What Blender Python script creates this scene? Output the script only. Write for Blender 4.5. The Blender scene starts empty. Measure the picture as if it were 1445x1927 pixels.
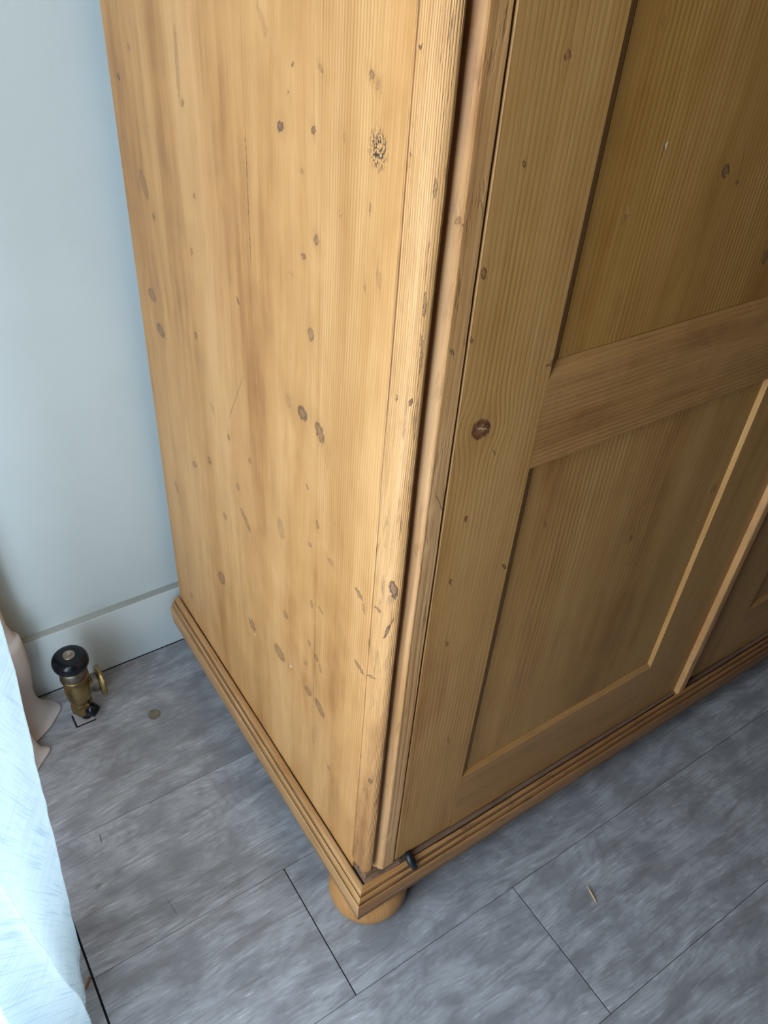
import bpy, bmesh, math, random
from mathutils import Vector, Matrix, noise
random.seed(7)
S = bpy.context.scene
C = S.collection

# ------------------------------------------------------------ camera
R = [[0.8310497, -0.5525444, 0.0636483], [-0.3079681, -0.5524224, -0.7745871], [0.4631544, 0.6241187, -0.6292566]]
F_PX = 1514.33
cam_d = bpy.data.cameras.new('camera')
cam = bpy.data.objects.new('camera', cam_d)
C.objects.link(cam)
cam_d.sensor_fit = 'HORIZONTAL'
cam_d.sensor_width = 36.0
cam_d.lens = F_PX / 1445 * 36.0
cam_d.clip_start = 0.01
m = Matrix(((R[0][0], -R[1][0], -R[2][0]), (R[0][1], -R[1][1], -R[2][1]), (R[0][2], -R[1][2], -R[2][2]))).to_4x4()
m.translation = Vector((-0.297, -0.380, 1.1))
cam.matrix_world = m
S.camera = cam

# ------------------------------------------------------------ world, lamps, exposure
w = bpy.data.worlds.new('world')
S.world = w
w.use_nodes = True
bg = w.node_tree.nodes['Background']
bg.inputs['Color'].default_value = (0.72, 0.87, 1.0, 1)
bg.inputs['Strength'].default_value = 1.0

WIN_Y0, WIN_Y1, WIN_Z0, WIN_Z1 = -0.43, 0.30, 0.06, 2.15      # glazed door opening in the left wall
ld = bpy.data.lights.new('daylight_through_window', 'AREA')
ld.shape = 'RECTANGLE'
ld.size = WIN_Z1 - WIN_Z0 - 0.1
ld.size_y = WIN_Y1 - WIN_Y0 - 0.1
ld.energy = 28.0
ld.color = (0.80, 0.915, 1.0)
lo = bpy.data.objects.new('daylight_through_window', ld)
lo.location = (-0.50, (WIN_Y0 + WIN_Y1) / 2, (WIN_Z0 + WIN_Z1) / 2)
lo.rotation_euler = (0, -math.pi / 2, 0)
C.objects.link(lo)

S.view_settings.view_transform = 'Standard'
S.view_settings.look = 'None'
S.view_settings.gamma = 1
S.view_settings.use_curve_mapping = False
S.view_settings.exposure = 0.0

# ------------------------------------------------------------ mesh helpers
def link(name, bm, mat, parent=None, smooth=False):
    me = bpy.data.meshes.new(name)
    bmesh.ops.recalc_face_normals(bm, faces=bm.faces)
    bm.to_mesh(me)
    bm.free()
    if smooth:
        for p in me.polygons:
            p.use_smooth = True
    o = bpy.data.objects.new(name, me)
    C.objects.link(o)
    if mat:
        me.materials.append(mat)
    if parent:
        o.parent = parent
        o.matrix_parent_inverse = parent.matrix_world.inverted() if False else Matrix.Translation(-parent.location)
    return o


def sub(name, bm, mat, parent, **k):
    """a sub-part: the parent part sits at the world origin offset of its own parent"""
    o = link(name, bm, mat, None, **k)
    o.parent = parent
    return o


def tag(o, label=None, cat=None, group=None, kind=None):
    for k, v in (('label', label), ('category', cat), ('group', group), ('kind', kind)):
        if v:
            o[k] = v
    return o


def thing(name, loc, label, cat):
    o = bpy.data.objects.new(name, None)
    o.empty_display_size = 0.05
    o.location = loc
    C.objects.link(o)
    return tag(o, label, cat)


def box(bm, x0, x1, y0, y1, z0, z1, bev=0.0):
    r = bmesh.ops.create_cube(bm, size=1)
    for v in r['verts']:
        v.co = Vector((x0 + (v.co.x + .5) * (x1 - x0), y0 + (v.co.y + .5) * (y1 - y0), z0 + (v.co.z + .5) * (z1 - z0)))
    if bev > 0:
        es = list({e for v in r['verts'] for e in v.link_edges})
        bmesh.ops.bevel(bm, geom=es, offset=bev, segments=2, affect='EDGES', profile=.6)
    return bm


def bx(*a, **k):
    return box(bmesh.new(), *a, **k)


def loft(rings, closed=True, caps=True):
    """rings: list of equal-length point lists"""
    bm = bmesh.new()
    vs = [[bm.verts.new(p) for p in r] for r in rings]
    n = len(rings[0])
    for a, b in zip(vs, vs[1:]):
        for i in range(n if closed else n - 1):
            j = (i + 1) % n
            bm.faces.new((a[i], a[j], b[j], b[i]))
    if closed and caps:
        bm.faces.new(vs[0])
        bm.faces.new(vs[-1])
    return bm


def rough(p, amp, sx=60.0, sl=9.0, axis=2, seed=0.0):
    """small hand-worn unevenness of a long wooden edge, long waves along 'axis'"""
    s = [sx, sx, sx]
    s[axis] = sl
    q = Vector((p[0] * s[0] + seed, p[1] * s[1] + seed * 1.7, p[2] * s[2]))
    n1 = noise.noise(q)
    q2 = Vector(q)
    q2[axis] = p[axis] * sl * 6
    n2 = noise.noise(q2 + Vector((5, 9, 3)))
    return amp * (n1 + .55 * n2)


def vprofile(prof, z0, z1, step=.006, amp=0.0, seed=0.0, dents=(), taper=0.0):
    """closed plan profile (x, y) extruded up z with worn edges"""
    n = max(1, int((z1 - z0) / step))
    cx = sum(p[0] for p in prof) / len(prof)
    cy = sum(p[1] for p in prof) / len(prof)
    rings = []
    for k in range(n + 1):
        z = z0 + (z1 - z0) * k / n
        ring = []
        for (x, y) in prof:
            d = Vector((x - cx, y - cy, 0))
            if d.length > 0:
                d.normalize()
            a = rough((x, y, z), amp, seed=seed) if amp and y < .03 else 0
            if taper and z - z0 < taper:
                t = 1 - (z - z0) / taper
                a -= .0035 * t * t
            for (dx, dy, dz, r, dep) in dents:
                q = ((x - dx) ** 2 + (y - dy) ** 2) / r ** 2 + ((z - dz) / (r * 1.6)) ** 2
                a -= dep * math.exp(-q)
            ring.append((x + d.x * a, y + d.y * a, z))
        rings.append(ring)
    return loft(rings)


def hprofile(prof, a0, a1, axis, step=.01, amp=0.0, seed=0.0, fn=None):
    """closed profile extruded along x (axis 0; profile = (y, z)) or y (axis 1; profile = (x, z))"""
    n = max(1, int((a1 - a0) / step))
    rings = []
    for k in range(n + 1):
        t = a0 + (a1 - a0) * k / n
        ring = []
        for (p, z) in prof:
            c = (t, p, z) if axis == 0 else (p, t, z)
            e = rough(c, amp, axis=axis, seed=seed) if amp else 0
            c = (c[0], c[1] + e, c[2] + e * .5) if axis == 0 else (c[0] + e, c[1], c[2] + e * .5)
            if fn:
                c = fn(c)
            ring.append(c)
        rings.append(ring)
    return loft(rings)


def lathe(prof, loc=(0, 0, 0), n=40, rot=None):
    rings = []
    for (r, z) in prof:
        ring = []
        for i in range(n):
            a = 2 * math.pi * i / n
            v = Vector((r * math.cos(a), r * math.sin(a), z))
            if rot:
                v = rot @ v
            ring.append(v + Vector(loc))
        rings.append(ring)
    return loft(rings)


def tube(pts, rad, n=12):
    pts = [Vector(p) for p in pts]
    rings = []
    for i, p in enumerate(pts):
        d = (pts[min(i + 1, len(pts) - 1)] - pts[max(i - 1, 0)]).normalized()
        a = d.orthogonal().normalized()
        if i and rings:
            a = (prev - d * prev.dot(d)).normalized()
        prev = a
        b = d.cross(a)
        r = rad[i] if isinstance(rad, (list, tuple)) else rad
        rings.append([p + (a * math.cos(t) + b * math.sin(t)) * r for t in [2 * math.pi * k / n for k in range(n)]])
    return loft(rings)


def catmull(pts, per=8):
    out = []
    P = [Vector(p) for p in pts]
    for i in range(len(P) - 1):
        p0, p1, p2, p3 = P[max(i - 1, 0)], P[i], P[i + 1], P[min(i + 2, len(P) - 1)]
        for k in range(per):
            t = k / per
            out.append(.5 * ((2 * p1) + (-p0 + p2) * t + (2 * p0 - 5 * p1 + 4 * p2 - p3) * t * t + (-p0 + 3 * p1 - 3 * p2 + p3) * t ** 3))
    out.append(P[-1])
    return out


# ------------------------------------------------------------ material helpers
class G:
    def __init__(s, tree):
        s.t = tree
        s.n = tree.nodes
        s.l = tree.links

    def val(s, sock, v):
        if isinstance(v, bpy.types.NodeSocket):
            s.l.new(v, sock)
        elif v is not None:
            sock.default_value = v

    def math(s, op, a, b=None, c=None, clamp=False):
        n = s.n.new('ShaderNodeMath')
        n.operation = op
        n.use_clamp = clamp
        s.val(n.inputs[0], a)
        s.val(n.inputs[1], b)
        s.val(n.inputs[2], c)
        return n.outputs[0]

    def vmath(s, op, a, b=None):
        n = s.n.new('ShaderNodeVectorMath')
        n.operation = op
        s.val(n.inputs[0], a)
        s.val(n.inputs[1], b)
        return n.outputs['Value'] if op in ('DOT_PRODUCT', 'LENGTH') else n.outputs['Vector']

    def comb(s, x, y, z=0.0):
        n = s.n.new('ShaderNodeCombineXYZ')
        for i, v in enumerate((x, y, z)):
            s.val(n.inputs[i], v)
        return n.outputs[0]

    def noise(s, vec, scale=1.0, detail=2.0, rough=.5, dist=0.0):
        n = s.n.new('ShaderNodeTexNoise')
        s.val(n.inputs['Vector'], vec)
        n.inputs['Scale'].default_value = scale
        n.inputs['Detail'].default_value = detail
        n.inputs['Roughness'].default_value = rough
        n.inputs['Distortion'].default_value = dist
        return n.outputs['Fac']

    def mr(s, v, a, b, c=0.0, d=1.0, smooth=False):
        n = s.n.new('ShaderNodeMapRange')
        n.interpolation_type = 'SMOOTHSTEP' if smooth else 'LINEAR'
        s.val(n.inputs[0], v)
        for i, q in enumerate((a, b, c, d)):
            s.val(n.inputs[i + 1], q)
        return n.outputs[0]

    def mix(s, f, a, b, mode='MIX'):
        n = s.n.new('ShaderNodeMix')
        n.data_type = 'RGBA'
        n.blend_type = mode
        s.val(n.inputs[0], f)
        s.val(n.inputs[6], (*a, 1) if isinstance(a, tuple) and len(a) == 3 else a)
        s.val(n.inputs[7], (*b, 1) if isinstance(b, tuple) and len(b) == 3 else b)
        return n.outputs[2]

    def bump(s, h, dist, strength=1.0):
        n = s.n.new('ShaderNodeBump')
        n.inputs['Distance'].default_value = dist
        n.inputs['Strength'].default_value = strength
        s.val(n.inputs['Height'], h)
        return n.outputs[0]


def newmat(name, rough=.5, spec=.5, metal=0.0, color=None):
    mt = bpy.data.materials.new(name)
    mt.use_nodes = True
    g = G(mt.node_tree)
    b = g.n['Principled BSDF']
    b.inputs['Roughness'].default_value = rough
    b.inputs['Specular IOR Level'].default_value = spec
    b.inputs['Metallic'].default_value = metal
    if color:
        b.inputs['Base Color'].default_value = (*color, 1)
    return mt, g, b


def knot_group():
    t = bpy.data.node_groups.new('knot', 'ShaderNodeTree')
    I = t.interface
    for nm, ty in (('UV', 'NodeSocketVector'), ('Center', 'NodeSocketVector'), ('Inv', 'NodeSocketVector'), ('Angle', 'NodeSocketFloat'),
                   ('Strength', 'NodeSocketFloat'), ('HaloS', 'NodeSocketFloat'), ('Acc', 'NodeSocketVector')):
        I.new_socket(nm, in_out='INPUT', socket_type=ty)
    for nm in ('UV', 'Acc'):
        I.new_socket(nm, in_out='OUTPUT', socket_type='NodeSocketVector')
    g = G(t)
    gi = g.n.new('NodeGroupInput')
    go = g.n.new('NodeGroupOutput')
    i = gi.outputs
    d = g.vmath('SUBTRACT', i['UV'], i['Center'])
    rt = g.n.new('ShaderNodeVectorRotate')
    rt.rotation_type = 'Z_AXIS'
    g.l.new(d, rt.inputs['Vector'])
    ng = g.math('MULTIPLY', i['Angle'], -1.0)
    g.l.new(ng, rt.inputs['Angle'])
    q = g.vmath('MULTIPLY', rt.outputs[0], i['Inv'])
    r = g.vmath('LENGTH', q)
    core = g.math('MULTIPLY', g.math('MULTIPLY', g.mr(r, 1.12, .80, 0, 1, True), g.mr(r, .3, .9, .72, 1.15, True)), i['Strength'])
    rh = g.vmath('LENGTH', g.vmath('MULTIPLY', q, (.9, .42, 0)))
    halo = g.math('MULTIPLY', g.mr(rh, 2.2, .5, 0, 1, True), i['HaloS'])
    # grain lines swing round the knot
    sd = g.n.new('ShaderNodeSeparateXYZ')
    g.l.new(d, sd.inputs[0])
    e = g.math('EXPONENT', g.math('MULTIPLY', g.math('MULTIPLY', r, r), -.18))
    bend = g.math('MULTIPLY', g.math('MULTIPLY', sd.outputs[0], e), i['HaloS'])
    g.l.new(g.vmath('ADD', i['UV'], g.comb(0.0, 0.0, core)), go.inputs['UV'])
    g.l.new(g.vmath('ADD', i['Acc'], g.comb(halo, bend, 0.0)), go.inputs['Acc'])
    return t


KG = knot_group()


def pine(name, ua, va, knots=(), pale=(0.673, 0.400, 0.167), mid=(0.571, 0.312, 0.110), deep=(0.408, 0.186, 0.055), knotc=(.085, .048, .042),
         haloc=(.36, .17, .05), ring=.25, ringw=.0042, ring_u=None, fine=.16, broad=1.0, rough=.46, bump=.00025, seed=0.0, burn=None, lights=(), lines=None, spec=.4, dirt=0.0):
    mt, g, b = newmat(name, rough, spec)
    tc = g.n.new('ShaderNodeTexCoord').outputs['Object']
    u = g.vmath('DOT_PRODUCT', tc, ua)
    v = g.vmath('DOT_PRODUCT', tc, va)
    uv = g.comb(u, v, 0)
    wob = g.noise(g.comb(g.math('MULTIPLY', u, 330), g.math('MULTIPLY', v, 190), seed), 1, 3, .65)
    uvw = g.vmath('ADD', uv, g.comb(g.math('MULTIPLY', g.math('SUBTRACT', wob, .5), .0075), g.math('MULTIPLY', g.math('SUBTRACT', wob, .5), -.011), 0))
    core = halo = bend = None
    cur, acc = uvw, None          # the third coordinate carries the knots found so far
    for (ku, kv, ru, rv, an, st, hs) in knots:
        n = g.n.new('ShaderNodeGroup')
        n.node_tree = KG
        g.l.new(cur, n.inputs['UV'])
        n.inputs['Center'].default_value = (ku, kv, 0)
        n.inputs['Inv'].default_value = (1 / ru, 1 / rv, 0)
        n.inputs['Angle'].default_value = an
        n.inputs['Strength'].default_value = st
        n.inputs['HaloS'].default_value = hs
        if acc is not None:
            g.l.new(acc, n.inputs['Acc'])
        cur, acc = n.outputs
    if knots:
        s1 = g.n.new('ShaderNodeSeparateXYZ')
        g.l.new(cur, s1.inputs[0])
        s2 = g.n.new('ShaderNodeSeparateXYZ')
        g.l.new(acc, s2.inputs[0])
        core = g.math('MINIMUM', s1.outputs[2], 1.0)
        halo = g.math('MINIMUM', s2.outputs[0], 1.0)
        bend = s2.outputs[1]
    warp = g.noise(g.comb(g.math('MULTIPLY', u, 7), g.math('MULTIPLY', v, 1.6), seed + 3), 1, 2)
    ug = g.math('ADD', u, g.math('MULTIPLY', warp, .02))
    if bend is not None:
        ug = g.math('SUBTRACT', ug, g.math('MULTIPLY', bend, 1.1))
    nb = g.noise(g.comb(g.math('MULTIPLY', ug, 13), g.math('MULTIPLY', v, 1.7), seed + 11), 1, 3, .55)
    nm = g.noise(g.comb(g.math('MULTIPLY', ug, 70), g.math('MULTIPLY', v, 4), seed + 21), 1, 3, .6)
    nf = g.noise(g.comb(g.math('MULTIPLY', ug, 620), g.math('MULTIPLY', v, 14), seed + 31), 1, 2, .6)
    blot = g.noise(g.comb(g.math('MULTIPLY', u, 30), g.math('MULTIPLY', v, 18), seed + 41), 1, 4, .6)
    tone = g.math('ADD', g.math('ADD', g.math('MULTIPLY', nb, .62 * broad), g.math('MULTIPLY', nm, .30)), g.math('MULTIPLY', blot, .22))
    cen = .31 * broad + .26
    t1 = g.mr(tone, cen - .13, cen + .15, 0, 1, True)
    c1 = g.mix(t1, deep, mid)
    c1 = g.mix(g.mr(tone, cen - .06, cen + .17, 0, 1, True), mix_c := g.mix(g.mr(tone, cen - .22, cen - .01, 0, 1, True), deep, mid), pale)
    # growth rings
    ph = g.math('ADD', g.math('MULTIPLY', ug, 2 * math.pi / ringw), g.math('MULTIPLY', nm, 5.0))
    sn = g.math('MULTIPLY', g.math('ADD', g.math('SINE', ph), 1.0), .5)
    sn = g.math('POWER', sn, 2.2)
    msk = g.mr(g.noise(g.comb(g.math('MULTIPLY', u, 16), g.math('MULTIPLY', v, 2.2), seed + 51), 1, 2), .38, .68, .25, 1, True)
    if ring_u:
        msk = g.math('MULTIPLY', g.math('ADD', msk, .25), g.mr(u, ring_u[0], ring_u[1], 1.0, .12, True))
    rg = g.math('MULTIPLY', g.math('MULTIPLY', sn, msk), ring, clamp=True)
    c1 = g.mix(rg, c1, deep)
    # fine fibre
    ff = g.mr(nf, .42, .72, 0, fine, True)
    c1 = g.mix(ff, c1, g.mix(.5, deep, knotc))
    # pores and little scuffs
    po = g.noise(g.comb(g.math('MULTIPLY', u, 900), g.math('MULTIPLY', v, 120), seed + 61), 1, 1)
    c1 = g.mix(g.math('MULTIPLY', g.mr(po, .70, .80), g.mr(blot, .5, .66, 0, .5)), c1, deep)
    if dirt > 0:
        dn = g.noise(g.comb(g.math('MULTIPLY', u, 90), g.math('MULTIPLY', v, 22), seed + 71), 1, 4, .65)
        c1 = g.mix(g.mr(dn, .56, .74, 0, dirt, True), c1, (.085, .05, .03))
    if core is not None:
        c1 = g.mix(g.math('MULTIPLY', halo, .42), c1, haloc)
        streak = g.mr(g.noise(g.comb(g.math('MULTIPLY', u, 700), g.math('MULTIPLY', v, 300), seed), 1, 2), .3, .7, .55, 1.0)
        kc = g.mix(g.mr(wob, .35, .62, 0, .8, True), knotc, tuple(a_ * .55 + b_ * .45 for a_, b_ in zip(knotc, haloc)))
        c1 = g.mix(g.math('MULTIPLY', g.math('MULTIPLY', core, 1.35), streak, clamp=True), c1, kc)
    for (ku, kv, ru, rv, an) in lights:       # chipped spots where pale wood shows
        rt = g.n.new('ShaderNodeVectorRotate')
        rt.rotation_type = 'Z_AXIS'
        g.l.new(g.vmath('SUBTRACT', uvw, (ku, kv, 0)), rt.inputs['Vector'])
        rt.inputs['Angle'].default_value = -an
        q = g.vmath('LENGTH', g.vmath('MULTIPLY', rt.outputs[0], (1 / ru, 1 / rv, 0)))
        c1 = g.mix(g.mr(q, 1.1, .6, 0, .8, True), c1, (.78, .60, .42))
    if lines:                                  # groove shade painted in as narrow dark lines
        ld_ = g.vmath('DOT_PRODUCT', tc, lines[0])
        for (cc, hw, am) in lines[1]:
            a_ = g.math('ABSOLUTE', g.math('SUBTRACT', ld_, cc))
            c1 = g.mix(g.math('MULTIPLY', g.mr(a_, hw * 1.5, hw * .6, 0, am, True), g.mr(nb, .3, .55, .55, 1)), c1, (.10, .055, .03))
    if burn:
        ku, kv, ru, rv = burn
        n = g.vmath('LENGTH', g.vmath('MULTIPLY', g.vmath('SUBTRACT', uvw, (ku, kv, 0)), (1 / ru, 1 / rv, 0)))
        st = g.noise(g.comb(g.math('MULTIPLY', u, 520), g.math('MULTIPLY', v, 330), 4.0), 1, 2, .6)
        bm_ = g.math('MULTIPLY', g.mr(n, 1.3, .5, 0, 1, True), g.mr(st, .47, .56, 0, 1))
        c1 = g.mix(bm_, c1, (.05, .035, .025))
    g.l.new(c1, b.inputs['Base Color'])
    if len(knots) < 20:
        h = g.math('SUBTRACT', g.math('MULTIPLY', nf, .25), g.math('MULTIPLY', g.math('MULTIPLY', sn, msk), .55))
    else:                                      # relief of the many-knotted boards follows the straight fibre only
        h = g.math('MULTIPLY', g.noise(g.comb(g.math('MULTIPLY', u, 420), g.math('MULTIPLY', v, 11), seed + 31), 1, 2, .6), .6)
    h = g.math('ADD', h, g.math('MULTIPLY', blot, .5))
    if core is not None:
        h = g.math('SUBTRACT', h, g.math('MULTIPLY', core, 1.6)) if len(knots) < 20 else h
    if dirt > 0:
        h = g.math('SUBTRACT', h, g.mr(dn, .56, .74, 0, .8))
    g.l.new(g.bump(h, bump), b.inputs['Normal'])
    rr = g.mr(blot, .3, .7, rough - .06, rough + .1)
    g.l.new(rr, b.inputs['Roughness'])
    return mt


SIDE = ((0, 1, 0), (0, 0, 1))
FRONT = ((1, 0, 0), (0, 0, 1))
RAILX = ((0, .7, 1), (1, 0, 0))
RAILY = ((.7, 0, 1), (0, 1, 0))
EDGE = ((-1.27, 1, 0), (0, 0, 1))
K_SIDE=[(0.502,0.9406,0.00413,0.00262,0.368,0.5,0.3),(0.5454,0.9068,0.00499,0.00339,0.176,0.8,0.3),(0.5069,0.8091,0.00924,0.01755,-0.544,0.45,0.3),(0.3751,0.9179,0.00454,0.00266,-0.488,0.7,0.4),(0.1877,0.9427,0.00558,0.00303,-0.098,0.85,0.6),(0.1384,0.9519,0.00303,0.00286,-0.412,0.85,0.5),(0.1682,0.9867,0.00116,0.00159,-0.222,0.9,0.2),(0.1748,0.9677,0.00121,0.00117,-0.316,0.7,0.2),(0.1296,0.9913,0.00222,0.00341,-0.964,0.45,0.4),(0.0695,0.9993,0.00298,0.0029,-0.879,0.75,0.5),(0.0618,0.9951,0.00358,0.00243,-0.599,0.3,0.6),(0.3652,0.8388,0.00307,0.00298,0.208,0.6,0.3),(0.4866,0.7804,0.00457,0.00334,-0.157,0.7,0.3),(0.1332,0.8766,0.00419,0.00371,-0.583,0.75,0.5),(0.153,0.8572,0.00455,0.00258,-0.332,0.7,0.4),(0.3847,0.7783,0.00329,0.00428,0.214,0.6,0.3),(0.5249,0.6744,0.01376,0.0078,-0.127,0.65,0.5),(0.2783,0.7676,0.00187,0.00473,-0.878,0.8,0.1),(0.2474,0.8687,0.00113,0.05894,-0.004,0.55,0.0),(0.38,0.9485,0.00372,0.03263,0.07,0.35,0.2),(0.5032,0.7139,0.00697,0.02283,-0.163,0.25,0.3),(0.5087,0.6348,0.01317,0.00848,-0.01,0.65,0.5),(0.3943,0.6805,0.00424,0.00426,-0.133,0.7,0.3),(0.1403,0.797,0.00497,0.00593,-0.085,0.75,0.6),(0.1545,0.7136,0.00913,0.0071,-0.204,0.75,0.7),(0.1239,0.7113,0.00712,0.01012,-0.711,0.7,0.6),(0.1807,0.7121,0.00546,0.00741,-0.553,0.3,0.4),(0.2985,0.6499,0.00086,0.04503,0.525,0.4,0.0),(0.3228,0.5886,0.00332,0.00422,-0.194,0.6,0.2),(0.4389,0.4773,0.0083,0.00434,-0.404,0.55,0.3),(0.3868,0.5155,0.00645,0.00508,-0.475,0.75,0.3),(0.2698,0.5893,0.00393,0.00339,-0.291,0.45,0.3),(0.306,0.5293,0.00454,0.0046,-0.352,0.5,0.2),(0.3518,0.4532,0.0058,0.00504,-0.166,0.65,0.2),(0.2899,0.4918,0.00486,0.01632,-0.914,0.45,0.3),(0.3806,0.3225,0.01501,0.01014,-0.835,0.6,0.3),(0.1449,0.6381,0.00238,0.00325,-0.324,0.7,0.2),(0.1253,0.6056,0.00288,0.0046,-0.243,0.5,0.3),(0.1391,0.5696,0.00388,0.00321,-0.348,0.5,0.3),(0.0999,0.578,0.00344,0.0056,-1.376,0.35,0.2),(0.3647,0.6043,0.00377,0.00587,-0.482,0.4,0.2),(0.2007,0.5449,0.00767,0.01312,-0.191,0.3,0.4),(0.5219,0.3847,0.00823,0.00965,-0.262,0.35,0.3),(0.2882,0.3165,0.0086,0.01106,-0.777,0.7,0.3),(0.1937,0.4201,0.00499,0.00579,1.496,0.45,0.2),(0.1349,0.4896,0.00332,0.00503,-0.238,0.5,0.3),(0.1158,0.4977,0.00224,0.00558,-1.091,0.5,0.1),(0.0488,0.579,0.00288,0.00756,-1.198,0.6,0.1),(0.0396,0.5681,0.00206,0.00655,-0.296,0.5,0.1),(0.2119,0.3363,0.01066,0.01384,1.567,0.6,0.3),(0.1846,0.3374,0.00453,0.00535,-1.499,0.45,0.1),(0.1388,0.4249,0.0037,0.00422,-0.294,0.5,0.3),(0.1234,0.4161,0.00437,0.00467,-0.866,0.6,0.2),(0.1464,0.3838,0.00569,0.00229,-0.946,0.5,0.3),(0.1144,0.407,0.0029,0.00637,-0.303,0.4,0.2),(0.1411,0.3394,0.00885,0.00666,-0.732,0.55,0.3),(0.1139,0.3383,0.00779,0.01306,-0.939,0.7,0.2),(0.0411,0.485,0.00333,0.00982,-1.306,0.6,0.1),(0.0894,0.2501,0.00505,0.00416,-0.685,0.35,0.2),(0.1277,0.4156,0.00113,0.09142,0.014,0.4,0.0),(0.5165,0.171,0.00891,0.0043,-1.057,0.5,0.2),(0.2133,1.007,0.00309,0.01263,-0.632,0.2,0.3),(0.0488,0.8794,0.00306,0.00702,-0.294,0.25,0.4),(0.0983,0.9571,0.00204,0.00254,-0.326,0.3,0.3),(0.1546,0.92,0.00249,0.00268,-0.297,0.35,0.4),(0.1737,0.8357,0.00049,0.00499,1.416,0.5,0.1),(0.125,0.2741,0.00539,0.02231,0.127,0.2,0.4),(0.0658,0.8717,0.0007,0.01193,-0.175,0.5,0),(0.0634,0.921,0.00066,0.00493,-0.359,0.6,0),(0.1016,0.9063,0.00069,0.00304,-0.837,0.5,0),(0.0169,0.8037,0.00143,0.00136,-0.378,0.6,0.2)]
K_POST=[(0.0219,1.0219,0.00141,0.00134,-0.533,0.8,0.2),(0.0236,0.9646,0.00109,0.00087,-0.145,0.7,0.2),(-0.0024,0.6224,0.0051,0.01116,-0.413,0.85,0.1),(0.0015,0.5705,0.00216,0.01018,0.352,0.85,0.1),(-0.0046,0.5852,0.00072,0.00581,0.473,0.8,0),(0.0052,0.3345,0.00351,0.00482,-0.206,0.7,0.2),(-0.0002,0.8062,0.00192,0.00242,-0.146,0.85,0.2),(0.0163,0.8042,0.00178,0.00155,-0.346,0.7,0.2),(0.0178,0.5868,0.00166,0.00468,1.399,0.6,0.2),(0.0194,0.4933,0.00127,0.00879,0.913,0.5,0.2),(-0.0054,0.8793,0.00168,0.00872,-0.097,0.5,0.1),(-0.0066,0.8439,0.00147,0.01509,-0.098,0.4,0.1),(-0.0039,0.9528,0.00152,0.00586,-0.086,0.5,0.1),(-0.0403,0.4207,0.00101,0.00534,0.121,0.6,0.1)]
K_STILE=[(0.0923,1.0177,0.00284,0.00329,0.028,0.5,0.5),(0.072,0.959,0.00139,0.00249,0.401,0.7,0.4),(0.0516,0.8927,0.0023,0.00444,0.083,0.7,0.4),(0.0492,0.845,0.00112,0.00289,0.25,0.7,0.2),(0.032,0.8405,0.00121,0.00326,0.43,0.7,0.1),(0.0728,0.7636,0.0106,0.0088,-0.638,1.0,0.6),(0.0727,0.6739,0.00214,0.00365,0.24,0.8,0.4),(0.0665,0.6027,0.00177,0.00431,0.146,0.85,0.3),(0.0747,0.5163,0.0016,0.00378,0.142,0.6,0.3),(0.0912,0.7355,0.00074,0.00319,0.366,0.7,0.1),(0.1318,0.5915,0.00152,0.00527,0.579,0.8,0.1),(0.1018,0.34,0.00176,0.00715,0.196,0.4,0.4),(0.0254,0.9296,0.00169,0.00327,0.031,0.5,0.3),(0.0424,0.9345,0.0008,0.00805,0.311,0.3,0.1),(0.0397,0.7038,0.00067,0.01291,0.444,0.5,0.1),(0.1382,0.8055,0.0023,0.00818,-1.391,0.7,0.1)]
K_LOW=[(0.3271,0.5451,0.00604,0.00471,-0.634,0.0,0.5),(0.3239,0.5582,0.0014,0.00504,-0.124,0.6,0.1),(0.3309,0.5385,0.00584,0.0028,-1.107,0.45,0.3),(0.4622,0.5574,0.00577,0.0066,-0.242,0.4,0.4),(0.1815,0.6198,0.00186,0.00408,0.335,0.35,0.4),(0.1983,0.4263,0.00688,0.0705,0.091,0.12,0.3),(0.153,0.3204,0.00333,0.03381,0.118,0.12,0.3)]
K_UP=[(0.2895,0.9305,0.00484,0.00488,-0.984,0.8,0.7),(0.2082,0.9525,0.00077,0.00812,-0.096,0.6,0.0),(0.1848,0.9082,0.00079,0.00667,-0.185,0.6,0.0),(0.3095,0.9195,0.0015,0.00244,-0.005,0.7,0.2),(0.3068,0.935,0.00068,0.01854,0.22,0.4,0),(0.2033,0.8321,0.00068,0.02085,-0.01,0.4,0),(0.1754,1.0325,0.00257,0.00286,-0.009,0.2,0.5),(0.3895,0.8455,0.00388,0.0082,0.331,0.6,0.4)]

SEAMS = (.0262, .1277, .2474, .5745)      # the side is glued up from three boards
M_side = [pine('pine_side_board', *SIDE, knots=[k[:5] + (k[5] * (.72 + .36 * (n_ * 37 % 10) / 9), k[6]) for n_, k in enumerate(K_SIDE) if SEAMS[i] - 2.2 * max(k[2], .15 * k[3]) < k[0] < SEAMS[i + 1] + 2.2 * max(k[2], .15 * k[3])], broad=1.12, ring=.5, ringw=.0036, ring_u=(.07, .20), fine=.2, seed=1.0,
               lights=[(.2935, .3235, .0022, .0045, -.6), (.1835, .3400, .0030, .0030, -.4), (.281, .3035, .0018, .002, 0)] if i else (), burn=(.0583, .9598, .0105, .0125) if i == 0 else None, pale=(0.679, 0.378, 0.153), mid=(0.564, 0.289, 0.101), deep=(0.378, 0.165, 0.047)) for i in range(3)]
M_post = pine('pine_corner_post', *EDGE, lines=((0, 1, 0), ((.0176, .0003, .45), (.0261, .0003, .4))), knots=K_POST, ring=.5, ringw=.0024, fine=.4, seed=5.0, pale=(0.699, 0.407, 0.181), mid=(0.600, 0.320, 0.121), deep=(0.330, 0.141, 0.046), bump=.0007, dirt=.55)
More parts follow.
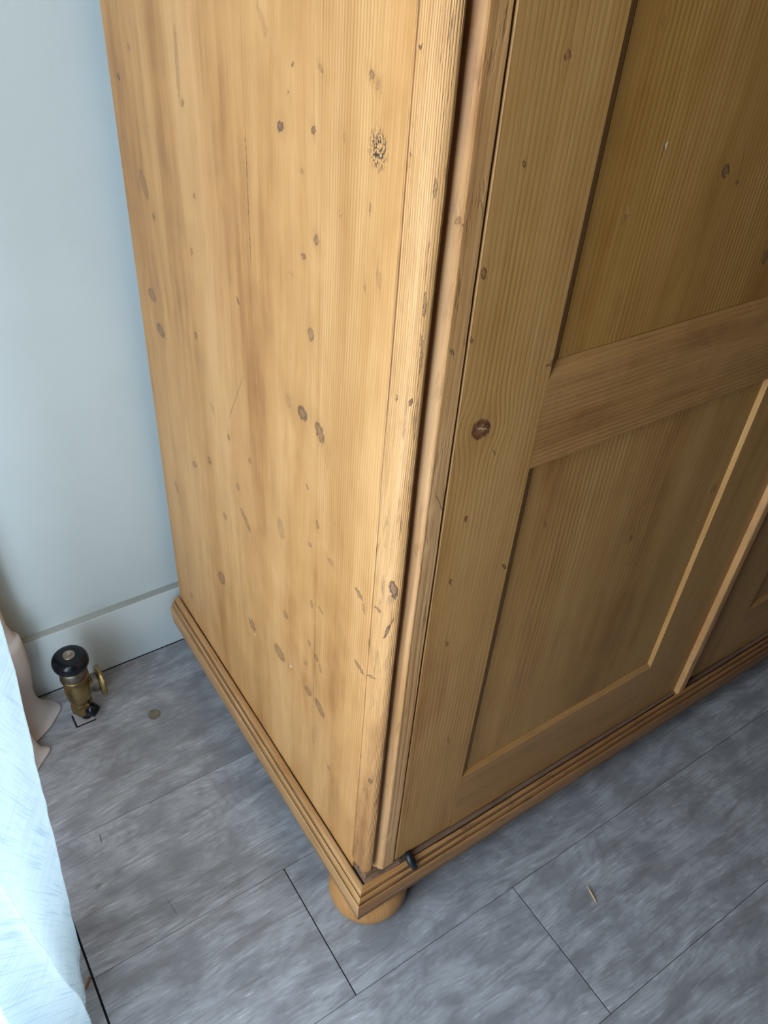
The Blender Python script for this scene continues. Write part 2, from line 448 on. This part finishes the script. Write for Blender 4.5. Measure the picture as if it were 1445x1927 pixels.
M_mould = pine('pine_edge_moulding', *FRONT, knots=[k for k in K_STILE if k[0] < .045], ring=.45, ringw=.006, fine=.25, seed=9.0, pale=(0.659, 0.382, 0.178), mid=(0.559, 0.299, 0.114), deep=(0.359, 0.149, 0.051), bump=.0004, dirt=.35)
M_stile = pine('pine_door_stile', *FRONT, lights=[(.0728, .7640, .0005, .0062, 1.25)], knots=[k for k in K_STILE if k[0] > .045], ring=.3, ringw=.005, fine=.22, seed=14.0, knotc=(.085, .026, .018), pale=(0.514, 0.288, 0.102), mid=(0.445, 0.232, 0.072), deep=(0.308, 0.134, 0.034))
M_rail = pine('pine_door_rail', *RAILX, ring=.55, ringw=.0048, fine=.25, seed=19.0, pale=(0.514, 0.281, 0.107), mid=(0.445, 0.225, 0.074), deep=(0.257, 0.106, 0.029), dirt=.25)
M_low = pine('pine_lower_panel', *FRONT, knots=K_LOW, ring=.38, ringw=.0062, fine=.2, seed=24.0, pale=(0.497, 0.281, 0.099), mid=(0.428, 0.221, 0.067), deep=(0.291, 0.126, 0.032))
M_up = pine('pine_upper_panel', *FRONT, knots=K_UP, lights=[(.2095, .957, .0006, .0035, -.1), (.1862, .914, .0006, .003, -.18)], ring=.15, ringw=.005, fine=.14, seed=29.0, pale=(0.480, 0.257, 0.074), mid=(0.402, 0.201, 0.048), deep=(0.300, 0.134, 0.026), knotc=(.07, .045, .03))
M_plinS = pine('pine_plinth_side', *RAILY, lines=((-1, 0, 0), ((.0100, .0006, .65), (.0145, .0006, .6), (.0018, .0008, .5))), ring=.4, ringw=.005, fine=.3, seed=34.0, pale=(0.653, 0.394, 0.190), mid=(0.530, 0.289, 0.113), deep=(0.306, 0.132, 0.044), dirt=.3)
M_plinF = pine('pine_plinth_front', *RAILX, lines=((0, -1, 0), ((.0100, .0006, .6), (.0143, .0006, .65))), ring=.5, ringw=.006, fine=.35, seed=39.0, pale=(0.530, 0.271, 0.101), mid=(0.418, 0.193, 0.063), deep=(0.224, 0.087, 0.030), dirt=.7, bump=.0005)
M_foot = pine('pine_foot', *FRONT, ring=.35, fine=.2, seed=44.0, pale=(0.571, 0.297, 0.113), mid=(0.479, 0.231, 0.077), deep=(0.306, 0.127, 0.040))
M_dark = pine('pine_unwaxed_dirty', *RAILX, ring=.3, fine=.4, seed=49.0, pale=(0.306, 0.183, 0.113), mid=(0.204, 0.114, 0.069), deep=(0.092, 0.048, 0.029), rough=.8, dirt=.6)


def floor_mat():
    mt, g, b = newmat('grey_vinyl_plank', .42, .45)
    tc = g.n.new('ShaderNodeTexCoord').outputs['Object']
    oi = g.n.new('ShaderNodeObjectInfo').outputs['Random']
    sp = g.n.new('ShaderNodeSeparateXYZ')
    g.l.new(tc, sp.inputs[0])
    x, y, _ = sp.outputs
    rz = g.math('MULTIPLY', oi, 40.0)
    w1 = g.noise(g.comb(g.math('MULTIPLY', x, 4), g.math('MULTIPLY', y, 9), rz), 1, 2)
    yy = g.math('ADD', y, g.math('MULTIPLY', w1, .06))
    cloud = g.noise(g.comb(g.math('MULTIPLY', x, 16), g.math('MULTIPLY', yy, 30), rz), 1, 4, .62)
    strk = g.noise(g.comb(g.math('MULTIPLY', x, 26), g.math('MULTIPLY', yy, 320), rz), 1, 3, .6)
    long_ = g.noise(g.comb(g.math('MULTIPLY', x, 5), g.math('MULTIPLY', yy, 75), rz), 1, 3, .6)
    c = g.mix(g.mr(cloud, .34, .68, 0, 1, True), (.255, .262, .290), (.410, .425, .465))
    c = g.mix(g.mr(long_, .45, .7, 0, .35, True), c, (.17, .16, .158))
    c = g.mix(g.math('MULTIPLY', g.mr(strk, .55, .72, 0, .75, True), g.mr(cloud, .42, .60)), c, (.62, .645, .70))
    c = g.mix(g.mr(strk, .45, .28, 0, .4, True), c, (.12, .115, .115))
    # cathedral grain rings here and there
    rr = g.noise(g.comb(g.math('MULTIPLY', x, 3), g.math('MULTIPLY', y, 11), rz), 1, 1)
    bands = g.math('POWER', g.math('ABSOLUTE', g.math('SINE', g.math('MULTIPLY', rr, 90.0))), 6.0)
    c = g.mix(g.math('MULTIPLY', bands, .16), c, (.13, .125, .12))
    spk = g.noise(g.comb(g.math('MULTIPLY', x, 330), g.math('MULTIPLY', y, 330), rz), 1, 1)
    c = g.mix(g.mr(spk, .74, .80, 0, .5), c, (.07, .065, .065))
    c = g.mix(g.math('MULTIPLY', oi, .12), c, (.20, .19, .185))
    for (mx_, my_, ru, rv, an, am, col) in ((-.2452, .2965, .0009, .0085, -.15, .85, (.05, .045, .045)), (-.197, .154, .0007, .018, .12, .6, (.07, .065, .07)),
                                            (-.0996, .578, .012, .006, .2, .45, (.20, .12, .10)), (-.27, .232, .006, .004, .4, .5, (.13, .12, .11))):
        rt = g.n.new('ShaderNodeVectorRotate')
        rt.rotation_type = 'Z_AXIS'
        g.l.new(g.vmath('SUBTRACT', g.vmath('ADD', tc, g.comb(g.math('MULTIPLY', g.math('SUBTRACT', strk, .5), .002), 0.0, 0.0)), (mx_, my_, 0)), rt.inputs['Vector'])
        rt.inputs['Angle'].default_value = -an
        q = g.vmath('LENGTH', g.vmath('MULTIPLY', rt.outputs[0], (1 / ru, 1 / rv, 0)))
        c = g.mix(g.mr(q, 1.2, .5, 0, am, True), c, col)
    g.l.new(c, b.inputs['Base Color'])
    g.l.new(g.bump(g.math('ADD', strk, g.math('MULTIPLY', cloud, .6)), .0003), b.inputs['Normal'])
    g.l.new(g.mr(cloud, .3, .7, .36, .5), b.inputs['Roughness'])
    return mt


def paint_mat(name, col, rough=.6, amt=.03):
    mt, g, b = newmat(name, rough, .35)
    tc = g.n.new('ShaderNodeTexCoord').outputs['Object']
    n1 = g.noise(tc, 5, 3)
    c = g.mix(g.mr(n1, .3, .7, 0, 1, True), tuple(q * (1 - amt) for q in col), tuple(min(1, q * (1 + amt)) for q in col))
    g.l.new(c, b.inputs['Base Color'])
    g.l.new(g.bump(g.noise(tc, 420, 2), .00012), b.inputs['Normal'])
    return mt


def cloth_mat(name, col, ua, va, trans=.35, thread=1400, alpha=0.0, slub=.35, slubc=(.45, .62, .72), bump=.0004):
    mt = bpy.data.materials.new(name)
    mt.use_nodes = True
    g = G(mt.node_tree)
    g.n.remove(g.n['Principled BSDF'])
    out = g.n['Material Output']
    tc = g.n.new('ShaderNodeTexCoord').outputs['Object']
    u = g.vmath('DOT_PRODUCT', tc, ua)
    v = g.vmath('DOT_PRODUCT', tc, va)
    t1 = g.noise(g.comb(g.math('MULTIPLY', u, thread), g.math('MULTIPLY', v, 10), 1), 1, 2)
    t2 = g.noise(g.comb(g.math('MULTIPLY', u, 10), g.math('MULTIPLY', v, thread), 7), 1, 2)
    s1 = g.mr(t1, .5, .72, 0, slub, True)
    s2 = g.mr(t2, .5, .72, 0, slub, True)
    f = g.math('MAXIMUM', s1, s2)
    c = g.mix(f, col, slubc)
    d = g.n.new('ShaderNodeBsdfDiffuse')
    t = g.n.new('ShaderNodeBsdfTranslucent')
    for q in (d, t):
        g.l.new(c, q.inputs['Color'])
    nb = g.bump(g.math('ADD', t1, t2), bump)
    g.l.new(nb, d.inputs['Normal'])
    mx = g.n.new('ShaderNodeMixShader')
    mx.inputs[0].default_value = trans
    g.l.new(d.outputs[0], mx.inputs[1])
    g.l.new(t.outputs[0], mx.inputs[2])
    last = mx.outputs[0]
    if alpha > 0:
        tr = g.n.new('ShaderNodeBsdfTransparent')
        m2 = g.n.new('ShaderNodeMixShader')
        m2.inputs[0].default_value = alpha
        g.l.new(last, m2.inputs[1])
        g.l.new(tr.outputs[0], m2.inputs[2])
        last = m2.outputs[0]
    g.l.new(last, out.inputs['Surface'])
    return mt


def metal_mat(name, col, rough, var=.25, scale=60, metal=1.0):
    mt, g, b = newmat(name, rough, .5, metal)
    tc = g.n.new('ShaderNodeTexCoord').outputs['Object']
    n1 = g.noise(tc, scale, 4, .6)
    c = g.mix(g.mr(n1, .35, .65, 0, 1, True), tuple(q * (1 - var * 1.6) for q in col), col)
    g.l.new(c, b.inputs['Base Color'])
    g.l.new(g.mr(n1, .3, .7, rough - .1, rough + .15), b.inputs['Roughness'])
    return mt


M_floor = floor_mat()
M_sub = newmat('dark_subfloor', .9, .2, color=(.05, .045, .043))[0]
M_wall = paint_mat('pale_wall_paint', (.57, .665, .70), .62)
M_room = paint_mat('room_paint', (.46, .38, .29), .7)
M_base = paint_mat('baseboard_gloss_paint', (.64, .73, .77), .38)
M_caulk = paint_mat('baseboard_top_sealant', (.38, .40, .38), .7, .08)
M_frame = paint_mat('window_frame_paint', (.75, .77, .78), .4)
M_sheer = cloth_mat('sheer_curtain_weave', (.61, .70, .745), (0, 1, .35), (0, -.3, 1), trans=.5, alpha=.24, slubc=(.30, .43, .51), thread=700, slub=.55, bump=.001)
M_lining = cloth_mat('beige_curtain_cotton', (.62, .56, .54), (1, -.4, 0), (0, 0, 1), trans=.12, thread=700, slub=.12, slubc=(.60, .53, .50), bump=.0001)
M_brass = metal_mat('tarnished_brass', (.42, .31, .14), .38)
M_bronze = metal_mat('dull_grey_metal', (.26, .23, .19), .45)
M_pale = metal_mat('worn_pale_brass', (.50, .42, .32), .4)
M_blackp = newmat('glossy_black_plastic', .2, .35, color=(.004, .007, .012))[0]
M_blackm = metal_mat('black_iron', (.022, .026, .036), .4, metal=.3)
M_copper = metal_mat('worn_disc', (.22, .18, .13), .6, metal=0.0)
M_chip = pine('pale_wood_chip', *FRONT, seed=70., pale=(0.765, 0.512, 0.308), mid=(0.663, 0.419, 0.220), deep=(0.459, 0.260, 0.123), rough=.7)
M_twig = pine('brown_twig', *FRONT, seed=75., pale=(0.357, 0.186, 0.088), mid=(0.265, 0.130, 0.053), deep=(0.122, 0.056, 0.026), rough=.7)
M_grey = newmat('pinkish_plaster_chip', .8, .2, color=(.42, .37, .38))[0]

# ------------------------------------------------------------ the setting
WALL_Y = .5995
RX0, RX1, RY0, ZC = -.47, 2.7, -2.8, 2.55
fl = tag(link('floor', bx(RX0, RX1, RY0, WALL_Y, -.05, -.006), M_sub), kind='structure')
rows = [-.2555, -.0676, .1227, .3152, .505]
while rows[0] > RY0:
    rows.insert(0, rows[0] - .19)
rows.append(.5866)
joint = {round(rows.index(-.2555)): .2112, rows.index(-.0676): -.0465, rows.index(.1227): .62, rows.index(.3152): .30, rows.index(.505): .95, rows.index(-.2555) - 1: .86}
XL, XR, LEN, GAP = -.3118, RX1, 1.22, .0009
rj = random.Random(3)
for i in range(len(rows) - 1):
    y0, y1 = max(rows[i], RY0), rows[i + 1]
    jx = joint.get(i, rj.uniform(-.2, 1.0))
    xs = [XL]
    x = jx - 3 * LEN
    while x < XR:
        if x > XL + .03:
            xs.append(x)
        x += LEN
    xs.append(XR)
    for a, b_ in zip(xs, xs[1:]):
        wide = abs(a - .2112) < .001 or abs(a + .0465) < .001
        o = bx(a + (.0008 if wide else .0003), b_ - (.0008 if (abs(b_ - .2112) < .001 or abs(b_ + .0465) < .001) else .0003), y0 + .0003, y1 - .0003, -.0045, 0.0, bev=.0004)
        link('plank', o, M_floor, fl)
# strip under the glazed door, left of the planks
tag(link('trim_1', bx(RX0, XL - .0024, RY0, .5852, -.0060, -.0002, bev=.0006), M_floor), kind='structure')

wb = tag(link('wall_back', bx(RX0 - .15, RX1, WALL_Y, WALL_Y + .15, -.05, ZC), M_wall), kind='structure')
bb = tag(link('baseboard_back', bx(RX0, RX1, .5875, WALL_Y, .0007, .1265, bev=.0008), M_base), kind='structure')
link('sealant_strip', bx(RX0, RX1, .5883, WALL_Y, .1266, .1290, bev=.0008), M_caulk, bb)
wl = bmesh.new()
box(wl, RX0 - .15, RX0, RY0, WIN_Y0, -.05, ZC)
box(wl, RX0 - .15, RX0, WIN_Y1, WALL_Y, -.05, ZC)
box(wl, RX0 - .15, RX0, WIN_Y0, WIN_Y1, -.05, WIN_Z0)
box(wl, RX0 - .15, RX0, WIN_Y0, WIN_Y1, WIN_Z1, ZC)
tag(link('wall_left', wl, M_room), kind='structure')
tag(link('wall_right', bx(RX1, RX1 + .1, RY0, WALL_Y, -.05, ZC), M_room), kind='structure')
tag(link('wall_front', bx(RX0 - .15, RX1, RY0 - .1, RY0, -.05, ZC), M_room), kind='structure')
tag(link('ceiling', bx(RX0 - .15, RX1, RY0 - .1, WALL_Y + .15, ZC, ZC + .1), M_room), kind='structure')
wf = bmesh.new()
for (a, b_) in ((WIN_Y0, WIN_Y0 + .05), (WIN_Y1 - .05, WIN_Y1), ):
    box(wf, RX0 - .11, RX0 - .05, a, b_, WIN_Z0, WIN_Z1, bev=.003)
box(wf, RX0 - .11, RX0 - .05, WIN_Y0, WIN_Y1, WIN_Z0, WIN_Z0 + .05, bev=.003)
box(wf, RX0 - .11, RX0 - .05, WIN_Y0, WIN_Y1, WIN_Z1 - .05, WIN_Z1, bev=.003)
tag(link('window_1', wf, M_frame), kind='structure')

# ------------------------------------------------------------ wardrobe
D, WID, TOP = .5745, 1.165, 1.86
wd = thing('wardrobe', (0, 0, 0), 'old waxed pine wardrobe with panelled doors standing on grey planks', 'wardrobe')
side = link('side_panel', bx(.0030, .019, .0262, D, .116, TOP), M_dark, wd)
for i in range(3):
    sub('board', bx(.0008, .0030, SEAMS[i] + (.00015 if i else 0), SEAMS[i + 1] - (.00015 if i < 2 else 0), .1165, TOP), M_side[i], side)
link('side_panel', bx(WID - .019, WID - .0008, .0285, D, .116, TOP, bev=.0006), M_low, wd)
link('back_panel', bx(.019, WID - .019, D - .012, D, .10, TOP), M_dark, wd)


def arc(cx, cy, r, a0, a1, n):
    return [(cx + r * math.cos(math.radians(a0 + (a1 - a0) * k / n)), cy + r * math.sin(math.radians(a0 + (a1 - a0) * k / n))) for k in range(n + 1)]


post = [(.0190, .0278), (.0004, .0280), (-.0007, .0277), (-.0009, .0271), (-.0004, .0265), (.0006, .0262), (.0007, .0240), (.0006, .0200), (.0007, .0178), (.0002, .0174), (-.0002, .0166), (.0001, .0158),
        (-.0001, .0130)] + arc(.0100, .0100, .0101, 180, 268, 9) + [(.0117, .0007), (.0128, .0025), (.0131, .006), (.0132, .018), (.0190, .018)]
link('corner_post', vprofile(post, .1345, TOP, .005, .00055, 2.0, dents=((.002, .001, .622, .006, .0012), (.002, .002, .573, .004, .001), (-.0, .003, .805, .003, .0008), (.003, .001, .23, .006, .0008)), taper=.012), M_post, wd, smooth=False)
mould = [(.0165, .019), (.0166, .0128), (.0172, .0112), (.0183, .0098), (.0232, .0042), (.0262, .0010), (.0275, .0001), (.0285, .0000), (.036, .0002), (.0436, .0003), (.0446, .0010), (.0448, .019)]
link('edge_moulding', vprofile(mould, .127, TOP, .005, .00045, 8.0, dents=((.017, .011, 1.035, .005, .0022), (.0265, .0, .70, .005, .0009), (.0265, .0, .66, .004, .0007), (.0185, .009, .31, .006, .0015), (.0265, 0, .20, .004, .001))), M_mould, wd)


def mirror(prof):
    return [(WID - x, y) for (x, y) in prof]


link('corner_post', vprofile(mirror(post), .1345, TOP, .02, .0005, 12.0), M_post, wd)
link('edge_moulding', vprofile(mirror(mould), .127, TOP, .02, .0004, 18.0), M_mould, wd)
link('carcass_frame', bx(.004, WID - .004, .0192, .040, .118, TOP), M_dark, wd)
# dirty ledge the posts and doors stand over
led = bmesh.new()
box(led, .0025, WID - .0025, -.0026, .030, .070, .1190, bev=.0008)
box(led, .0050, .046, .0040, .0188, .1185, .1290, bev=.001)
link('base_ledge', led, M_dark, wd)


def door(xa, xb, chl, chr_, label, seed):
    """xa..xb outer edges; chl/chr_ inner edges of the uprights"""
    Y = .0012
    L = [(xa, .018), (xa, Y + .0010), (xa + .0008, Y), (chl, Y), (chl + .0105, .0062), (chl + .0108, .0088), (chl + .0108, .018)]
    Rr = [(xb, .018), (xb, Y + .0008), (xb - .0008, Y), (chr_, Y), (chr_ - .0030, .0062), (chr_ - .0032, .0088), (chr_ - .0032, .018)]
    bm = vprofile(L, .1285, TOP - .03, .012, .0002, seed)
    b2 = vprofile(Rr, .1215, TOP - .03, .012, .0002, seed + 4)
    me = bpy.data.meshes.new('t')
    b2.to_mesh(me)
    bm.from_mesh(me)
    b2.free()
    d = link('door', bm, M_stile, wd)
    if label:
        d['label'] = label
    a, b_ = chl - .0001, chr_ + .0001

    def tilt(c):  # the door has dropped a little at its free side
        return (c[0], c[1], c[2] - .004 * (c[0] - xa) / (xb - xa)) if c[2] < .15 else c
    bot = [(Y, .1265), (Y, .2360), (.0062, .2425), (.0088, .2428), (.018, .2428), (.018, .1265)]
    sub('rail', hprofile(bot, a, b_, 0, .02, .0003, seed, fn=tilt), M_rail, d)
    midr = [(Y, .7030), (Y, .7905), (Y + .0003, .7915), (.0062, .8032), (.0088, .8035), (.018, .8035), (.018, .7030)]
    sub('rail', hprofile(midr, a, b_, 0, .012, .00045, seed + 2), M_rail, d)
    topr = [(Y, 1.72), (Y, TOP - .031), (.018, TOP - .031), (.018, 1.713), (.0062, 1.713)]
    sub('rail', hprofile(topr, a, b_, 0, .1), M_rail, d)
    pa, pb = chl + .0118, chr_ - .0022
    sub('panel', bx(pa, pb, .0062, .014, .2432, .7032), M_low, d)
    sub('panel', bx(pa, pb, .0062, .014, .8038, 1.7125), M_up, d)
    return d


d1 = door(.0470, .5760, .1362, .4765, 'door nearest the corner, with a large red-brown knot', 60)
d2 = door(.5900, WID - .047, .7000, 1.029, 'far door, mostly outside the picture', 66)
strip = [(.5772, .018), (.5770, -.0050), (.5780, -.0066), (.5800, -.0073), (.5900, -.0073), (.5935, -.0060), (.5950, -.0030), (.5950, .0008), (.5898, .0010), (.5898, .018)]
sub('cover_strip', vprofile(strip, .1135, TOP - .03, .01, .0005, 90), M_mould, d2)
# lower pivot hinge: grey plate on the ledge, black finger sticking out over the plinth
hb = bmesh.new()
hb = tube([(.0655, .004, .1275), (.0650, -.004, .1270), (.0655, -.0105, .1235), (.0672, -.0165, .1165)], [.0045, .0058, .0058, .0038], 12)
sub('hinge', hb, M_blackm, d1, smooth=True)
sub('hinge_plate', bx(.0535, .0640, -.0030, .0010, .1192, .1275, bev=.0008), M_bronze, d1)

# plinth mouldings, mitred at the corner
PP = [(.0012, .075), (.0012, .1194), (.0070, .1194), (.0084, .1188), (.0092, .1172), (.0093, .1130), (.0099, .1108), (.0107, .1124), (.0120, .1118), (.0132, .1100), (.0137, .1075), (.0138, .1040), (.0144, .1018), (.0151, .1032), (.0162, .1018), (.0167, .0985), (.0163, .0900), (.0142, .0650), (.0012, .0650)]


def plinth_side():
    rings = []
    n = 64
    for k in range(n + 1):
        t = k / n
        ring = []
        for (o, z) in PP:
            y0 = -o
            y = y0 + (D - y0) * t
            e = rough((0, y, z), .0004, axis=1, seed=4 + o * 90) * min(1, k / 2)
            ring.append((-o * (1 + .12 * t) + e, y, z + e * .4))
        rings.append(ring)
    return loft(rings)


def plinth_front():
    rings = []
    n = 110
    for k in range(n + 1):
        t = k / n
        ring = []
        for (o, z) in PP:
            x0, x1 = -o, WID + o
            x = x0 + (x1 - x0) * t
            e = rough((x, 0, z), .0006, axis=0, seed=14 + o * 90) * min(1, k / 2)
            ins = .0048 * max(0, min(1, x / .12)) * max(0, 1 - max(o, 0) / .011)     # worn narrower away from the corner
            low = (.0012 * noise.noise(Vector((x * 22, 3, 1))) if z < .07 and o > 0 else 0) * min(1, k / 3)
            ring.append((x, -o - ins + e, z + e * .6 + low))
        rings.append(ring)
    return loft(rings)


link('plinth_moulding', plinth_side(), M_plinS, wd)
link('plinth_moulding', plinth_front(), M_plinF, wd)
link('base_board', bx(.005, WID - .005, .005, D - .002, .0655, .1155), M_dark, wd)
bun = [(.030, 0), (.040, .002), (.0475, .010), (.0525, .024), (.0530, .033), (.0505, .044), (.0445, .054), (.036, .0605), (.033, .0650)]
bun = [(p.x, p.z) for p in catmull([(r, 0, z) for r, z in bun], 4)]
for (fx, fy) in ((.034, .034), (.10, D - .08), (WID - .034, .034), (WID - .10, D - .08)):
    link('bun_foot', lathe(bun, (fx, fy, 0), 48), M_foot, wd, smooth=True)
cor = [(-.03, TOP + .05), (-.03, TOP + .035), (-.012, TOP), (.0, TOP - .001), (.0, TOP + .05)]
crn = bmesh.new()
box(crn, -.03, WID + .03, -.03, D, TOP, TOP + .06, bev=.01)
link('cornice', crn, M_plinF, wd)

# ------------------------------------------------------------ radiator valve
vx, vy = -.1975, .513
va = thing('radiator_valve', (vx, vy, 0), 'brass radiator valve with black handwheel on floor by the baseboard', 'valve')


def vp(name, bm, mat, **k):
    return link(name, bm, mat, va, **k)


body = catmull([(.010, 0, .040), (.0150, 0, .046), (.0185, 0, .056), (.0195, 0, .070), (.0190, 0, .084), (.0175, 0, .092), (.0205, 0, .0955), (.0212, 0, .099), (.0205, 0, .1020), (.014, 0, .1025)], 5)
vp('body', lathe([(p.x, p.z) for p in body], (vx, vy, 0), 40), M_brass, smooth=True)
vp('bonnet', lathe([(.015, .1022), (.0200, .1025), (.0207, .1050), (.0205, .1170), (.0185, .1200), (.010, .1215), (.009, .126)], (vx, vy, 0), 40), M_bronze, smooth=True)
wh = catmull([(.004, 0, .1240), (.018, 0, .1235), (.0245, 0, .1260), (.0268, 0, .1320), (.0262, 0, .1390), (.0232, 0, .1440), (.018, 0, .1462), (.0105, 0, .1472), (.0, 0, .1474)], 6)
hw = vp('handwheel', lathe([(max(p.x, .0001), p.z) for p in wh], (vx, vy, 0), 56), M_blackp, smooth=True)
s_ = link('screw_cap', lathe([(.0001, .1466), (.0092, .1468), (.0093, .1480), (.0082, .1486), (.0035, .1487), (.0028, .1478), (.0001, .1477)], (vx, vy, 0), 32), M_pale, None, smooth=True)
s_.parent = hw
rx = Matrix.Rotation(math.radians(90), 3, 'Y')
oz = .068
vp('outlet', lathe([(.0125, .010), (.0125, .021), (.0155, .022), (.0155, .030), (.013, .031)], (vx, vy, oz), 32, rx), M_bronze, smooth=False)
vp('union_nut', lathe([(.0160, .0310), (.0235, .0312), (.0255, .0330), (.0262, .0365), (.0250, .0385), (.0205, .0388), (.0185, .0360), (.0120, .0352), (.0001, .0352)], (vx, vy, oz), 40, rx), M_brass, smooth=False)
hexn = bmesh.new()
vp('base_nut', lathe([(.011, .016), (.0165, .018), (.0172, .030), (.0165, .040), (.010, .043)], (vx, vy, 0), 6), M_brass)
vp('pipe', tube([(vx, vy, .028), (vx + .003, vy - .001, .012), (vx + .003, vy - .001, .0005)], .0085, 20), M_blackm, smooth=True)
vp('drain_cap', tube([(vx + .004, vy - .006, .030), (vx + .010, vy - .011, .024), (vx + .0165, vy - .016, .018)], [.0085, .0108, .0095], 24), M_blackp, smooth=True)
pc = bmesh.new()
box(pc, vx - .0195, vx + .012, vy - .0165, vy + .010, .0001, .0009, bev=.0003)
vp('floor_cutout_plate', pc, M_blackm)  # flat dark plate standing in for the shaded recess of a floor cutout
vp('plaster_chip', bx(vx - .0165, vx + .0125, vy - .0145, vy + .0105, .0009, .0014, bev=.0003), M_grey)

# ------------------------------------------------------------ curtains
def cloth(name, sections, mat, per_s=10, per_t=8, thick=.0012, wav=0.0):
    """sections: plan polylines (same count) at rising heights, smoothed both ways"""
    rows_ = [catmull(s, per_s) for s in sections]
    cols = [catmull([r[i] for r in rows_], per_t) for i in range(len(rows_[0]))]
    bm = bmesh.new()
    vs = []
    for c in cols:
        vs.append([bm.verts.new(p + Vector((wav * noise.noise(p * 30), wav * noise.noise(p * 30 + Vector((7, 7, 7))), 0))) for p in c])
    for a, b_ in zip(vs, vs[1:]):
        for i in range(len(a) - 1):
            bm.faces.new((a[i], a[i + 1], b_[i + 1], b_[i]))
    o = link(name, bm, mat, None, smooth=True)
    md = o.modifiers.new('thick', 'SOLIDIFY')
    md.thickness = thick
    md.offset = 0
    return o


lin = cloth('lining_curtain', [
    [(-.43, .575, .003), (-.330, .578, .002), (-.256, .580, .002), (-.226, .553, .002), (-.243, .525, .002), (-.268, .506, .002), (-.283, .496, .004), (-.274, .490, .003), (-.262, .478, .002), (-.280, .460, .002), (-.300, .447, .002), (-.36, .44, .002)],
    [(-.43, .575, .020), (-.330, .578, .020), (-.264, .576, .018), (-.243, .553, .016), (-.255, .530, .016), (-.275, .512, .016), (-.289, .500, .018), (-.284, .492, .018), (-.274, .480, .016), (-.288, .465, .018), (-.306, .450, .02), (-.36, .44, .02)],
    [(-.43, .575, .060), (-.330, .576, .060), (-.272, .568, .060), (-.2555, .550, .060), (-.266, .535, .060), (-.283, .519, .060), (-.293, .507, .060), (-.291, .497, .060), (-.284, .487, .060), (-.298, .472, .060), (-.315, .455, .06), (-.36, .44, .06)],
    [(-.43, .575, .17), (-.335, .576, .17), (-.268, .568, .17), (-.2500, .550, .17), (-.262, .534, .17), (-.281, .523, .17), (-.295, .512, .17), (-.294, .503, .17), (-.289, .493, .17), (-.302, .476, .17), (-.32, .458, .17), (-.37, .44, .17)],
    [(-.43, .578, .42), (-.345, .577, .42), (-.290, .568, .42), (-.272, .552, .42), (-.284, .536, .42), (-.300, .525, .42), (-.312, .514, .42), (-.308, .503, .42), (-.305, .493, .42), (-.318, .476, .42), (-.335, .458, .42), (-.38, .44, .42)],
    [(-.43, .578, 2.25), (-.36, .575, 2.25), (-.320, .566, 2.25), (-.305, .552, 2.25), (-.318, .538, 2.25), (-.330, .525, 2.25), (-.340, .512, 2.25), (-.330, .500, 2.25), (-.325, .49, 2.25), (-.338, .474, 2.25), (-.355, .458, 2.25), (-.40, .44, 2.25)],
], M_lining, 8, 6, .0016, .002)
tag(lin, 'beige lining curtain bunched on floor in the corner by the valve', 'curtain')


def sheer_sec(z, lean, xa, xb, yA=.178):
    vd = .006 + .03 * min(1, z / .25)
    # folds from the far edge (turned back to the wall) towards the camera side
    return [(-.405, yA + .030, z), (-.345 + lean * .5, yA + .022, z), (xa, yA, z), (xa - .006 - vd * .25, yA - .032, z), (xa - .008 - vd, yA - .075, z), (xb - .012, yA - .108, z), (xb, yA - .128, z), (xb - .022, yA - .155, z), (-.400, yA - .175, z),
            (-.375, yA - .21, z), (-.40, yA - .25, z)]


she = cloth('sheer_curtain', [sheer_sec(z, l, xa, xb) for z, l, xa, xb in (
    (.002, 0, -.3165, -.3330), (.10, 0, -.3100, -.3280), (.20, 0, -.3030, -.3355), (.36, 0, -.2940, -.3455), (.57, 0, -.2820, -.356), (.75, 0, -.285, -.36), (1.0, 0, -.310, -.37), (1.4, 0, -.335, -.375), (2.25, 0, -.35, -.375))],
    M_sheer, 8, 8, .0010, .0015)
tag(she, 'sheer pale blue-white curtain hanging at the left edge beside the window', 'curtain')

# ------------------------------------------------------------ small things on the floor
o = link('wood_splinter', tube([(.3016, -.1225, .0012), (.2995, -.130, .0014), (.2975, -.138, .0014), (.2955, -.1465, .0012)], [.0006, .0012, .0013, .0008], 6), M_chip)
tag(o, 'tiny pale wood splinter lying on grey plank in front of the wardrobe', 'splinter')
o = link('twig', tube([(-.3145, .1262, .0018), (-.3172, .1240, .0030), (-.3205, .1205, .0034), (-.3245, .1150, .0022)], [.0014, .0019, .0017, .0010], 8), M_twig)
tag(o, 'short brown twig on floor gap beside the sheer curtain', 'twig')
o = link('floor_cap', lathe([(.0096, .0001), (.0098, .0007), (.0085, .0011), (.0001, .0012)], (-.1035, .459, 0), 28), M_copper, smooth=False)
tag(o, 'small round brown cap on grey plank beside the brass valve', 'cap')
